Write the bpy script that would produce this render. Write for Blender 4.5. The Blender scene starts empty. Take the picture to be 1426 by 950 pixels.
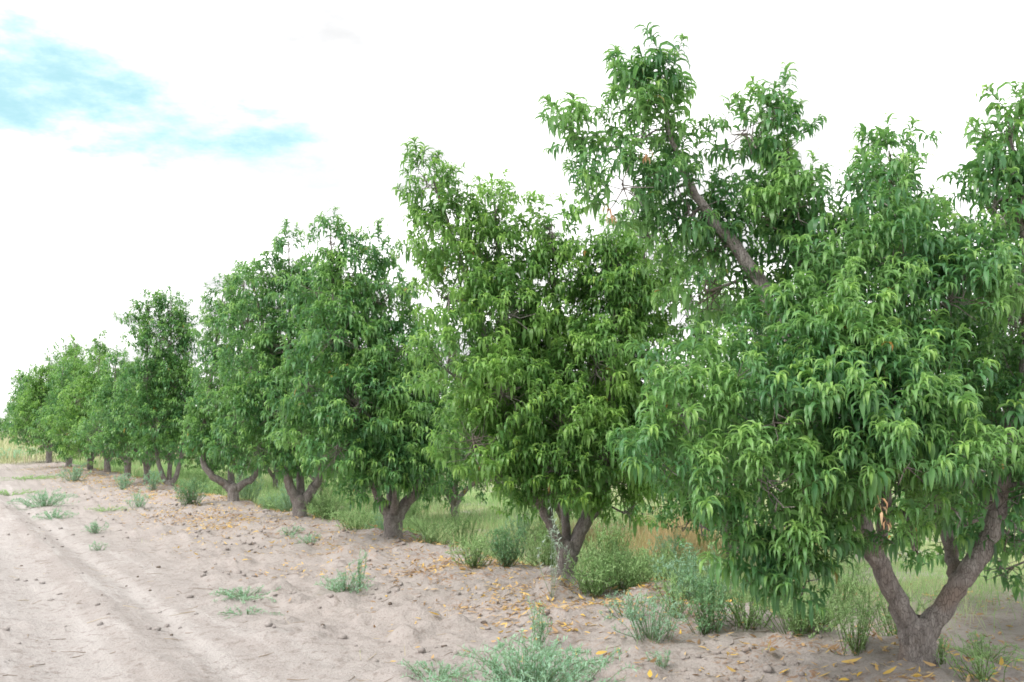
import bpy, math, random
import numpy as np
from math import radians, sin, cos, pi

# ------------------------------------------------------------------ camera, sky, sun, exposure
SC = bpy.context.scene
COL = SC.collection
PITCH = math.atan(125.0 / 1426.0)
CAM_H = 1.6
cam_d = bpy.data.cameras.new("camera")
cam_d.sensor_width = 36.0
cam_d.lens = 36.0
cam_d.clip_start = 0.05
cam_d.clip_end = 6000.0
cam = bpy.data.objects.new("camera", cam_d)
COL.objects.link(cam)
cam.location = (0, 0, CAM_H)
cam.rotation_euler = (pi / 2 + PITCH, 0, 0)
SC.camera = cam

SUN_EL, SUN_AZ = radians(46), radians(234)      # azimuth clockwise from +Y: behind the camera, to its left
sun_d = bpy.data.lights.new("sun", 'SUN')
sun_d.energy = 1.5
sun_d.angle = radians(24)
sun_d.color = (1.0, 0.96, 0.9)
sun = bpy.data.objects.new("sun", sun_d)
COL.objects.link(sun)
sun.rotation_euler = (pi / 2 - SUN_EL, 0, pi - SUN_AZ)

SC.view_settings.view_transform = 'Standard'
SC.view_settings.look = 'None'
SC.view_settings.gamma = 1.0
SC.view_settings.exposure = 1.32
SC.view_settings.use_curve_mapping = False
SC.cycles.filter_width = 1.7
SC.cycles.max_bounces = 8
SC.cycles.diffuse_bounces = 4
SC.cycles.transmission_bounces = 4


class NT:
    """tiny node-tree helper"""
    def __init__(self, tree):
        self.t = tree
        tree.nodes.clear()

    def n(self, kind, **kw):
        nd = self.t.nodes.new(kind)
        for k, v in kw.items():
            if k.startswith('i_'):
                key = k[2:]
                key = int(key) if key.isdigit() else key.replace('_', ' ')
                s = nd.inputs[key]
                if hasattr(v, 'links'):
                    self.t.links.new(v, s)
                else:
                    s.default_value = v
            else:
                setattr(nd, k, v)
        return nd

    def link(self, a, b):
        self.t.links.new(a, b)

    def math(self, op, a, b=None, c=None, clamp=False):
        nd = self.n('ShaderNodeMath', operation=op)
        nd.use_clamp = clamp
        for i, v in enumerate((a, b, c)):
            if v is None:
                continue
            if hasattr(v, 'links'):
                self.link(v, nd.inputs[i])
            else:
                nd.inputs[i].default_value = v
        return nd.outputs[0]

    def mix(self, f, a, b, blend='MIX'):
        nd = self.n('ShaderNodeMix', data_type='RGBA', blend_type=blend)
        for i, v in ((0, f), (6, a), (7, b)):
            if hasattr(v, 'links'):
                self.link(v, nd.inputs[i])
            elif i == 0:
                nd.inputs[i].default_value = v
            else:
                nd.inputs[i].default_value = (*v, 1) if len(v) == 3 else v
        return nd.outputs[2]

    def ramp(self, f, stops, interp='LINEAR'):
        nd = self.n('ShaderNodeValToRGB')
        nd.color_ramp.interpolation = interp
        el = nd.color_ramp.elements
        while len(el) < len(stops):
            el.new(0.5)
        for e, (p, c) in zip(el, stops):
            e.position = p
            e.color = (c, c, c, 1) if not isinstance(c, tuple) else (*c, 1)
        self.link(f, nd.inputs[0])
        return nd.outputs[0]

    def smooth(self, v, lo, hi):
        nd = self.n('ShaderNodeMapRange', interpolation_type='SMOOTHSTEP')
        self.link(v, nd.inputs[0])
        nd.inputs[1].default_value = lo
        nd.inputs[2].default_value = hi
        return nd.outputs[0]


world = bpy.data.worlds.new("World")
SC.world = world
world.use_nodes = True
w = NT(world.node_tree)
sky = w.n('ShaderNodeTexSky', sky_type='NISHITA', sun_disc=False, sun_elevation=SUN_EL, sun_rotation=SUN_AZ,
          altitude=1100.0, air_density=1.0, dust_density=2.0, ozone_density=1.0)
tc = w.n('ShaderNodeTexCoord')
sep = w.n('ShaderNodeSeparateXYZ')
w.link(tc.outputs['Generated'], sep.inputs[0])
den = w.math('ADD', w.math('MAXIMUM', sep.outputs[2], 0.0), 0.16)
cu = w.math('DIVIDE', sep.outputs[0], den)
cv = w.math('DIVIDE', sep.outputs[1], den)
comb = w.n('ShaderNodeCombineXYZ', i_0=cu, i_1=cv)
edge = w.n('ShaderNodeTexNoise', i_Scale=2.6, i_Detail=9.0, i_Roughness=0.62)
w.link(comb.outputs[0], edge.inputs['Vector'])
edge_c = w.math('SUBTRACT', edge.outputs[0], 0.5)


def gap(u, v, ang, ru, rv):
    """one break in the cloud deck, an ellipse in cloud-plane coordinates"""
    du = w.math('SUBTRACT', cu, u)
    dv = w.math('SUBTRACT', cv, v)
    a = w.math('ADD', w.math('MULTIPLY', du, cos(ang) / ru), w.math('MULTIPLY', dv, sin(ang) / ru))
    b = w.math('ADD', w.math('MULTIPLY', du, -sin(ang) / rv), w.math('MULTIPLY', dv, cos(ang) / rv))
    d2 = w.math('ADD', w.math('MULTIPLY', a, a), w.math('MULTIPLY', b, b))
    return w.math('SUBTRACT', 1.0, d2)


GAPS = [(-0.84, 1.95, radians(46), 0.56, 0.27), (-2.3, 0.6, radians(60), 0.7, 0.3), (1.9, -0.8, radians(-30), 0.7, 0.35),
        (0.4, -2.2, radians(15), 0.8, 0.35), (-1.1, -1.4, radians(80), 0.6, 0.3), (2.6, 0.9, radians(45), 0.6, 0.3)]
g = None
for ga in GAPS:
    v = gap(*ga)
    g = v if g is None else w.math('MAXIMUM', g, v)
g = w.math('ADD', g, w.math('MULTIPLY', edge_c, 4.8))
open_sky = w.smooth(g, -1.1, 1.2)
puff = w.n('ShaderNodeTexNoise', i_Scale=1.3, i_Detail=6.0, i_Roughness=0.55)
w.link(comb.outputs[0], puff.inputs['Vector'])
cloud = w.mix(w.smooth(puff.outputs[0], 0.36, 0.58), (3.75, 3.77, 3.8), (9.6, 9.55, 9.5))
blue = w.mix(0.85, sky.outputs[0], (2.15, 3.65, 3.8))         # thin bright veil over the open blue
skycol = w.mix(open_sky, cloud, blue)
bg = w.n('ShaderNodeBackground', i_Strength=0.1)
w.link(skycol, bg.inputs[0])
wo = w.n('ShaderNodeOutputWorld')
w.link(bg.outputs[0], wo.inputs[0])

# ------------------------------------------------------------------ measuring the place
F = 1426.0
TH_C, TH_S = cos(PITCH), sin(PITCH)


def ray(px, py):
    x, y = (px - 713.0) / F, (475.0 - py) / F
    return np.array([x, TH_C - y * TH_S, y * TH_C + TH_S])


def at(px, py, Y):
    r = ray(px, py)
    return r * (Y / r[1]) + np.array([0, 0, CAM_H])


def ground_at(px, py, z=0.0):
    r = ray(px, py)
    return r * ((z - CAM_H) / r[2]) + np.array([0, 0, CAM_H])


T1 = ground_at(1278, 925)[:2]
_r = ray(-100, 600)[:2]
ROW = _r / np.linalg.norm(_r)                       # direction of the tree row
PERP = np.array([ROW[1], -ROW[0]])                  # to the orchard side


def ap(xy):
    d = np.asarray(xy)[..., :2] - T1
    return d @ ROW, d @ PERP


def world_xy(a, p):
    return T1 + np.multiply.outer(np.asarray(a, float), ROW) + np.multiply.outer(np.asarray(p, float), PERP)


def row_at_px(px, p=0.0):
    """the spot of the line p that stands on pixel column px"""
    r = ray(px, 640)[:2]
    # T1 + a ROW + p PERP = s r
    A = np.array([r, -ROW]).T
    s, a = np.linalg.solve(A, T1 + p * PERP)
    return T1 + a * ROW + p * PERP


def vnoise(x, y, seed=0):
    xi, yi = np.floor(x).astype(np.int64), np.floor(y).astype(np.int64)
    xf, yf = x - xi, y - yi

    def h(i, j):
        n = (i * 374761393 + j * 668265263 + seed * 1442695041) & 0x7fffffff
        n = ((n ^ (n >> 13)) * 1274126177) & 0x7fffffff
        return ((n ^ (n >> 16)) & 0xffff) / 65535.0
    u, v = xf * xf * (3 - 2 * xf), yf * yf * (3 - 2 * yf)
    return (h(xi, yi) * (1 - u) + h(xi + 1, yi) * u) * (1 - v) + (h(xi, yi + 1) * (1 - u) + h(xi + 1, yi + 1) * u) * v


def fbm(x, y, seed=0, octs=4):
    s, amp, tot = 0.0, 1.0, 0.0
    for o in range(octs):
        s = s + amp * (vnoise(x * 2 ** o + 17.3 * o, y * 2 ** o - 9.1 * o, seed + o) - 0.5)
        tot += amp
        amp *= 0.5
    return s / tot


def sstep(x, lo, hi):
    t = np.clip((x - lo) / (hi - lo), 0, 1)
    return t * t * (3 - 2 * t)


# front-row and rear-row positions
FRONT_PX = [1278, 790, 548, 418, 325, 236, 205, 178, 150, 126, 96, 68]
FRONT_P = [0, 0, 0, 0, 0, 0, 0, 0, 0, -0.1, -0.3, -0.5]
FRONT = [row_at_px(x, p) for x, p in zip(FRONT_PX, FRONT_P)]
REAR = [world_xy(15.6 - 4.5 * k - (0.5 if k == 3 else 0), 4.2) for k in range(3, -6, -1)]
BASIN = -0.33


def height(X, Y):
    X, Y = np.asarray(X, float), np.asarray(Y, float)
    dx, dy = X - T1[0], Y - T1[1]
    a = dx * ROW[0] + dy * ROW[1]
    p = dx * PERP[0] + dy * PERP[1]
    wob = 0.5 * fbm(a * 0.35, p * 0.0 + 3.0, 5, 3)
    pw = p + wob
    far = 1 - sstep(a, 70, 90)
    z = -0.16 + 0.06 * sstep(pw, -3.8, -1.6)                       # road a little below the bank
    bank = 0.06 * sstep(pw, -1.9, -0.6)
    z = z + bank
    z = z + far * (BASIN + 0.0) * sstep(pw, 0.35, 1.25)
    # wheel tracks on the road
    for c, wd, hh in ((-4.4, 0.15, 0.04), (-4.02, 0.10, -0.03), (-4.95, 0.3, -0.04), (-6.3, 0.3, -0.045), (-5.5, 0.4, 0.03), (-3.5, 0.25, 0.02)):
        ww = p + 0.05 * np.sin(a * 0.3 + c) + 0.08 * fbm(a * 0.8, 0 * p + c, 11, 2)
        z = z + hh * np.exp(-((ww - c) / wd) ** 2)
    rough = 0.38 + 0.62 * sstep(pw, -3.7, -2.6)
    z = z + 0.10 * rough * fbm(X * 1.1, Y * 1.1, 21, 3) + 0.085 * rough * fbm(X * 4.5, Y * 4.5, 31, 3)
    lumps = np.maximum(fbm(X * 2.3, Y * 2.3, 61, 2) - 0.12, 0)
    z = z + rough * 0.42 * lumps * (1 - sstep(pw, 1.0, 1.6))
    z = z + 0.06 * rough * fbm(X * 11, Y * 11, 41, 2) + 0.008 * fbm(X * 7, Y * 7, 51, 2)
    for i, t in enumerate(FRONT[:9]):
        d2 = (X - t[0]) ** 2 + (Y - t[1]) ** 2
        z = z + 0.09 * np.exp(-d2 / 0.35)
    return z


def H(xy):
    return float(height(np.array([xy[0]]), np.array([xy[1]]))[0])


def on_ground(px, py):
    z = 0.0
    for _ in range(12):
        q = ground_at(px, py, z)
        z = 0.5 * z + 0.5 * H(q)
    return np.array([q[0], q[1], H(q)])


# ------------------------------------------------------------------ mesh and tag helpers
def mesh_np(name, V, Q, mats=None, attrs=None, smooth=True, tris=False):
    me = bpy.data.meshes.new(name)
    V = np.ascontiguousarray(V, np.float32).reshape(-1, 3)
    Q = np.ascontiguousarray(Q, np.int32)
    k = Q.shape[1]
    me.vertices.add(len(V))
    me.vertices.foreach_set('co', V.ravel())
    me.loops.add(Q.size)
    me.loops.foreach_set('vertex_index', Q.ravel())
    me.polygons.add(len(Q))
    me.polygons.foreach_set('loop_start', np.arange(0, Q.size, k, dtype=np.int32))
    me.polygons.foreach_set('use_smooth', np.full(len(Q), smooth, bool))
    for an, av in (attrs or {}).items():
        at_ = me.attributes.new(an, 'FLOAT', 'POINT')
        at_.data.foreach_set('value', np.ascontiguousarray(av, np.float32))
    me.update(calc_edges=True)
    me.validate()
    if mats is not None:
        me.materials.append(mats)
    return me


def link(name, me, parent=None, loc=None):
    o = bpy.data.objects.new(name, me)
    COL.objects.link(o)
    if parent is not None:
        o.parent = parent
    if loc is not None:
        o.location = loc
    return o


def tag(o, label, cat=None, group=None, kind=None):
    o['label'] = label
    if cat:
        o['category'] = cat
    if group:
        o['group'] = group
    if kind:
        o['kind'] = kind
    return o


class Pile:
    """collects quads into one mesh"""
    def __init__(self):
        self.V, self.Q, self.A, self.B, self.n = [], [], [], [], 0

    def add(self, V, Q, a=0.0, b=0.0):
        V = np.asarray(V, float).reshape(-1, 3)
        self.V.append(V)
        self.Q.append(np.asarray(Q) + self.n)
        self.A.append(np.broadcast_to(np.asarray(a, float), (len(V),)))
        self.B.append(np.broadcast_to(np.asarray(b, float), (len(V),)))
        self.n += len(V)

    def mesh(self, name, mat, smooth=True):
        return mesh_np(name, np.concatenate(self.V), np.concatenate(self.Q), mat,
                       {'young': np.concatenate(self.A), 'chance': np.concatenate(self.B)}, smooth)


def tube(pts, radii, sides=8, rng=None, lump=0.0):
    pts = np.asarray(pts, float)
    radii = np.asarray(radii, float)
    n = len(pts)
    tan = np.gradient(pts, axis=0)
    tan /= np.linalg.norm(tan, axis=1)[:, None] + 1e-9
    ref = np.array([0.31, 0.95, 0.02])
    u = np.cross(tan, ref)
    u /= np.linalg.norm(u, axis=1)[:, None] + 1e-9
    v = np.cross(tan, u)
    th = np.linspace(0, 2 * pi, sides, endpoint=False)
    R = radii[:, None] * np.ones(sides)
    if lump and rng is not None:
        R = R * (1 + lump * rng.normal(size=(n, sides))) * (1 + 0.6 * lump * rng.normal(size=(1, sides)))
    V = pts[:, None, :] + R[..., None] * (np.cos(th)[None, :, None] * u[:, None, :] + np.sin(th)[None, :, None] * v[:, None, :])
    i, j = np.meshgrid(np.arange(n - 1), np.arange(sides), indexing='ij')
    j2 = (j + 1) % sides
    Q = np.stack([i * sides + j, i * sides + j2, (i + 1) * sides + j2, (i + 1) * sides + j], -1).reshape(-1, 4)
    return V.reshape(-1, 3), Q


def spline(pts, per=6):
    """Catmull-Rom through pts (columns may include a radius)"""
    P = np.asarray(pts, float)
    P = np.vstack([2 * P[0] - P[1], P, 2 * P[-1] - P[-2]])
    out = []
    for i in range(1, len(P) - 2):
        t = np.linspace(0, 1, per, endpoint=False)[:, None]
        a, b, c, d = P[i - 1], P[i], P[i + 1], P[i + 2]
        out.append(0.5 * (2 * b + (c - a) * t + (2 * a - 5 * b + 4 * c - d) * t ** 2 + (3 * b - a - 3 * c + d) * t ** 3))
    out.append(P[-2][None])
    return np.vstack(out)


# ------------------------------------------------------------------ materials
def new_mat(name):
    m = bpy.data.materials.new(name)
    m.use_nodes = True
    return m, NT(m.node_tree)


def leaf_material(name, dark, mid, young, stem=(0.10, 0.075, 0.04), rough=0.40, trans=0.42, dead=0.0, fade=0.0):
    m, t = new_mat(name)
    ay = t.n('ShaderNodeAttribute', attribute_name='young').outputs['Fac']
    ac = t.n('ShaderNodeAttribute', attribute_name='chance').outputs['Fac']
    oi = t.n('ShaderNodeObjectInfo').outputs['Random']
    col = t.mix(t.math('FRACT', t.math('ADD', ac, oi)), dark, mid)
    geo = t.n('ShaderNodeNewGeometry')
    nz = t.n('ShaderNodeTexNoise', i_Scale=1.7, i_Detail=3.0)
    t.link(geo.outputs['Position'], nz.inputs['Vector'])
    col = t.mix(t.smooth(nz.outputs[0], 0.42, 0.68), col, tuple(0.6 * a + 0.4 * b for a, b in zip(mid, young)))
    col = t.mix(t.math('MULTIPLY', ay, 1.0, clamp=True), col, young)
    if dead:
        col = t.mix(t.smooth(ac, 1 - dead, 1 - dead + 0.002), col, (0.42, 0.2, 0.05))
    col = t.mix(t.math('LESS_THAN', ay, -0.5), col, stem)
    hs = t.n('ShaderNodeHueSaturation', i_Saturation=0.9, i_Value=1.18)
    t.link(col, hs.inputs['Color'])
    col = t.mix(geo.outputs['Backfacing'], col, hs.outputs[0])
    pb = t.n('ShaderNodeBsdfPrincipled', i_Roughness=rough)
    pb.inputs['Specular IOR Level'].default_value = 0.5
    t.link(col, pb.inputs['Base Color'])
    tr = t.n('ShaderNodeBsdfTranslucent')
    tcol = t.mix(0.55, col, (0.17, 0.40, 0.05))
    t.link(tcol, tr.inputs[0])
    mx = t.n('ShaderNodeMixShader', i_0=trans)
    t.link(pb.outputs[0], mx.inputs[1])
    t.link(tr.outputs[0], mx.inputs[2])
    out = t.n('ShaderNodeOutputMaterial')
    t.link(mx.outputs[0], out.inputs[0])
    return m


def plain_leaf(name, stops, trans=0.25, rough=0.6):
    """dry or grassy leaves: colour picked along a ramp by the chance attribute"""
    m, t = new_mat(name)
    ac = t.n('ShaderNodeAttribute', attribute_name='chance').outputs['Fac']
    col = t.ramp(ac, stops)
    pb = t.n('ShaderNodeBsdfPrincipled', i_Roughness=rough)
    pb.inputs['Specular IOR Level'].default_value = 0.25
    t.link(col, pb.inputs['Base Color'])
    tr = t.n('ShaderNodeBsdfTranslucent')
    t.link(col, tr.inputs[0])
    mx = t.n('ShaderNodeMixShader', i_0=trans)
    t.link(pb.outputs[0], mx.inputs[1])
    t.link(tr.outputs[0], mx.inputs[2])
    t.link(mx.outputs[0], t.n('ShaderNodeOutputMaterial').inputs[0])
    return m


def bark_material():
    m, t = new_mat('peach_bark')
    geo = t.n('ShaderNodeNewGeometry')
    mp = t.n('ShaderNodeMapping', i_Scale=(9.0, 9.0, 2.6))
    t.link(geo.outputs['Position'], mp.inputs[0])
    n1 = t.n('ShaderNodeTexNoise', i_Scale=2.2, i_Detail=8.0, i_Roughness=0.65)
    t.link(mp.outputs[0], n1.inputs['Vector'])
    n2 = t.n('ShaderNodeTexNoise', i_Scale=3.0, i_Detail=4.0)
    t.link(geo.outputs['Position'], n2.inputs['Vector'])
    vo = t.n('ShaderNodeTexVoronoi', i_Scale=7.0, feature='DISTANCE_TO_EDGE')
    t.link(mp.outputs[0], vo.inputs['Vector'])
    col = t.ramp(n1.outputs[0], [(0.25, (0.115, 0.10, 0.094)), (0.5, (0.27, 0.24, 0.228)), (0.75, (0.45, 0.42, 0.40))])
    col = t.mix(t.smooth(n2.outputs[0], 0.5, 0.7), col, (0.25, 0.20, 0.175))
    crack = t.smooth(vo.outputs['Distance'], 0.0, 0.09)
    col = t.mix(t.math('ADD', t.math('MULTIPLY', crack, 0.45), 0.55, clamp=True), (0.05, 0.038, 0.032), col)
    bp = t.n('ShaderNodeBump', i_Strength=0.9, i_Distance=0.012)
    hsum = t.math('ADD', n1.outputs[0], t.math('MULTIPLY', crack, 0.4))
    t.link(hsum, bp.inputs['Height'])
    pb = t.n('ShaderNodeBsdfPrincipled', i_Roughness=0.9)
    pb.inputs['Specular IOR Level'].default_value = 0.15
    t.link(col, pb.inputs['Base Color'])
    t.link(bp.outputs[0], pb.inputs['Normal'])
    t.link(pb.outputs[0], t.n('ShaderNodeOutputMaterial').inputs[0])
    return m


def dirt_material(name='dry_dirt', track=True):
    m, t = new_mat(name)
    geo = t.n('ShaderNodeNewGeometry')
    pos = geo.outputs['Position']

    def noise(scale, detail=5.0, rough=0.6, vec=pos):
        nd = t.n('ShaderNodeTexNoise', i_Scale=scale, i_Detail=detail, i_Roughness=rough)
        t.link(vec, nd.inputs['Vector'])
        return nd.outputs[0]
    sp = t.n('ShaderNodeSeparateXYZ')
    t.link(pos, sp.inputs[0])
    dx = t.math('SUBTRACT', sp.outputs[0], float(T1[0]))
    dy = t.math('SUBTRACT', sp.outputs[1], float(T1[1]))
    p = t.math('ADD', t.math('MULTIPLY', dx, float(PERP[0])), t.math('MULTIPLY', dy, float(PERP[1])))
    a = t.math('ADD', t.math('MULTIPLY', dx, float(ROW[0])), t.math('MULTIPLY', dy, float(ROW[1])))
    pn = t.math('ADD', p, t.math('MULTIPLY', t.math('SUBTRACT', noise(0.8), 0.5), 1.2))
    road = (0.370, 0.338, 0.322)
    bank = (0.380, 0.338, 0.318)
    grit = noise(9.0, 8.0, 0.7)
    broad = noise(0.9, 4.0)
    col = t.mix(t.smooth(pn, -3.9, -2.2), road, bank)
    col = t.mix(t.math('MULTIPLY', t.smooth(broad, 0.45, 0.7), 0.5), col, (0.31, 0.275, 0.26))
    # streaks drawn along the lane by wheels
    st = t.n('ShaderNodeCombineXYZ')
    t.link(t.math('MULTIPLY', p, 5.0), st.inputs[0])
    t.link(t.math('MULTIPLY', a, 0.35), st.inputs[1])
    streak = noise(1.0, 5.0, 0.6, st.outputs[0])
    onroad = t.smooth(pn, -3.0, -3.9)
    col = t.mix(t.math('MULTIPLY', t.math('MULTIPLY', t.smooth(streak, 0.45, 0.62), onroad), 0.8), col, (0.335, 0.303, 0.288))
    col = t.mix(t.math('MULTIPLY', t.smooth(streak, 0.5, 0.34), onroad), col, (0.44, 0.41, 0.397))
    # compacted dust where wheels run
    pw_ = t.math('ADD', p, t.math('MULTIPLY', t.math('SUBTRACT', noise(0.5, 2.0), 0.5), 0.25))
    for c_, hw in ((-4.95, 0.30), (-3.97, 0.12), (-6.4, 0.32)):
        dist_ = t.math('ABSOLUTE', t.math('SUBTRACT', pw_, c_))
        col = t.mix(t.math('MULTIPLY', t.smooth(dist_, hw + 0.10, hw - 0.06), 0.6), col, (0.43, 0.40, 0.387))
    col = t.mix(t.math('MULTIPLY', t.smooth(grit, 0.5, 0.68), 0.7), col, (0.215, 0.18, 0.16))
    col = t.mix(t.math('MULTIPLY', t.smooth(grit, 0.46, 0.3), 0.5), col, (0.44, 0.40, 0.38))
    speck = noise(48.0, 3.0, 0.7)
    col = t.mix(t.math('MULTIPLY', t.smooth(speck, 0.56, 0.68), 0.6), col, (0.19, 0.16, 0.145))
    col = t.mix(t.math('MULTIPLY', t.smooth(speck, 0.44, 0.33), 0.5), col, (0.42, 0.385, 0.365))
    # chaff and rotted leaf crumbs under the trees
    fleck = noise(26.0, 3.0, 0.6)
    under = t.math('MULTIPLY', t.smooth(pn, -2.0, -0.6), t.smooth(noise(1.6), 0.45, 0.62))
    col = t.mix(t.math('MULTIPLY', t.math('MULTIPLY', t.smooth(fleck, 0.5, 0.6), under), 0.85), col, (0.30, 0.17, 0.09))
    # damp humus and plant cover behind the bank
    col = t.mix(t.math('MULTIPLY', t.math('MULTIPLY', t.smooth(pn, 0.7, 1.8), t.smooth(a, 2.0, 4.5)), t.smooth(noise(0.7), 0.3, 0.5)), col, (0.24, 0.28, 0.13))
    # far field of dry grass
    col = t.mix(t.smooth(a, 50.0, 60.0), col, (0.27, 0.28, 0.15))
    b1 = t.n('ShaderNodeBump', i_Strength=1.0, i_Distance=0.05)
    hgt = t.math('ADD', t.math('MULTIPLY', grit, 0.6), t.math('ADD', t.math('MULTIPLY', noise(34.0, 5.0, 0.7), 0.5), t.math('MULTIPLY', streak, 0.3)))
    t.link(hgt, b1.inputs['Height'])
    pb = t.n('ShaderNodeBsdfPrincipled', i_Roughness=0.95)
    pb.inputs['Specular IOR Level'].default_value = 0.1
    t.link(col, pb.inputs['Base Color'])
    t.link(b1.outputs[0], pb.inputs['Normal'])
    t.link(pb.outputs[0], t.n('ShaderNodeOutputMaterial').inputs[0])
    return m


M_LEAF = leaf_material('peach_leaf', (0.050, 0.152, 0.062), (0.120, 0.29, 0.112), (0.32, 0.52, 0.12), dead=0.003)
M_LEAF_PALE = leaf_material('peach_leaf_pale', (0.080, 0.200, 0.056), (0.185, 0.36, 0.10), (0.32, 0.52, 0.09), dead=0.003)
M_DEADLEAF = plain_leaf('withered_leaf', [(0.0, (0.34, 0.17, 0.08)), (0.5, (0.45, 0.28, 0.15)), (1.0, (0.52, 0.38, 0.24))])
M_LITTER = plain_leaf('fallen_leaf', [(0.0, (0.30, 0.19, 0.10)), (0.3, (0.50, 0.33, 0.18)), (0.55, (0.62, 0.43, 0.17)),
                                      (0.8, (0.72, 0.48, 0.09)), (1.0, (0.58, 0.45, 0.30))])
M_GRASS = plain_leaf('grass', [(0.0, (0.22, 0.39, 0.14)), (0.5, (0.34, 0.51, 0.21)), (0.8, (0.46, 0.57, 0.29)), (1.0, (0.62, 0.54, 0.34))], 0.4)
M_STRAW = plain_leaf('dry_grass', [(0.0, (0.30, 0.33, 0.14)), (0.5, (0.50, 0.42, 0.23)), (1.0, (0.58, 0.40, 0.22))], 0.3)
M_FIELD = plain_leaf('field_grass', [(0.0, (0.28, 0.36, 0.16)), (0.5, (0.44, 0.46, 0.26)), (1.0, (0.62, 0.55, 0.40))], 0.3)
M_WEED = leaf_material('teal_weed', (0.22, 0.40, 0.28), (0.32, 0.52, 0.37), (0.42, 0.60, 0.43), stem=(0.20, 0.28, 0.15), rough=0.6)
M_WEEDG = leaf_material('green_weed', (0.24, 0.42, 0.16), (0.36, 0.54, 0.24), (0.46, 0.60, 0.30), stem=(0.16, 0.22, 0.08), rough=0.6)
M_WEEDD = leaf_material('dark_weed', (0.09, 0.23, 0.12), (0.18, 0.36, 0.20), (0.28, 0.44, 0.22), stem=(0.12, 0.16, 0.07), rough=0.5)
M_WEEDS = leaf_material('silver_weed', (0.30, 0.38, 0.33), (0.42, 0.50, 0.45), (0.46, 0.54, 0.46), stem=(0.34, 0.38, 0.28), rough=0.7)
M_BARK = bark_material()
M_DIRT = dirt_material()


def simple_mat(name, c1, c2, scale=12.0, rough=0.9):
    m, t = new_mat(name)
    geo = t.n('ShaderNodeTexCoord')
    nz = t.n('ShaderNodeTexNoise', i_Scale=scale, i_Detail=5.0)
    t.link(geo.outputs['Object'], nz.inputs['Vector'])
    col = t.mix(t.smooth(nz.outputs[0], 0.35, 0.65), c1, c2)
    pb = t.n('ShaderNodeBsdfPrincipled', i_Roughness=rough)
    t.link(col, pb.inputs['Base Color'])
    bp = t.n('ShaderNodeBump', i_Strength=0.5, i_Distance=0.01)
    t.link(nz.outputs[0], bp.inputs['Height'])
    t.link(bp.outputs[0], pb.inputs['Normal'])
    t.link(pb.outputs[0], t.n('ShaderNodeOutputMaterial').inputs[0])
    return m


M_CLOD = simple_mat('dark_clod', (0.06, 0.045, 0.035), (0.13, 0.10, 0.08), 30)

# ------------------------------------------------------------------ ground
def axis(near_lo, near_hi, step, lo, hi, grow):
    c = list(np.arange(near_lo, near_hi, step))
    s, x = step, c[-1]
    while x < hi:
        s *= grow
        x += s
        c.append(x)
    s, x = step, c[0]
    pre = []
    while x > lo:
        s *= grow
        x -= s
        pre.append(x)
    return np.array(pre[::-1] + c)


pa = axis(-5.4, 1.3, 0.045, -3000, 3000, 1.12)
aa = axis(-1.5, 6.0, 0.05, -3000, 3000, 1.035)
A, P = np.meshgrid(aa, pa, indexing='ij')
XY = T1 + A[..., None] * ROW + P[..., None] * PERP
Zg = height(XY[..., 0], XY[..., 1])
fade = 1 - sstep(np.hypot(A, P), 150, 400)
Zg = Zg * fade - 0.05 * (1 - fade)
V = np.concatenate([XY, Zg[..., None]], -1).reshape(-1, 3)
na, np_ = A.shape
i, j = np.meshgrid(np.arange(na - 1), np.arange(np_ - 1), indexing='ij')
Q = np.stack([i * np_ + j, i * np_ + j + 1, (i + 1) * np_ + j + 1, (i + 1) * np_ + j], -1).reshape(-1, 4)
if np.cross(V[Q[0, 1]] - V[Q[0, 0]], V[Q[0, 2]] - V[Q[0, 0]])[2] < 0:
    Q = Q[:, ::-1]
ground = link('ground', mesh_np('ground', V, Q, M_DIRT))
tag(ground, 'pale dusty dirt lane with wheel tracks and low bank beside the trees', kind='structure')

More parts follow.
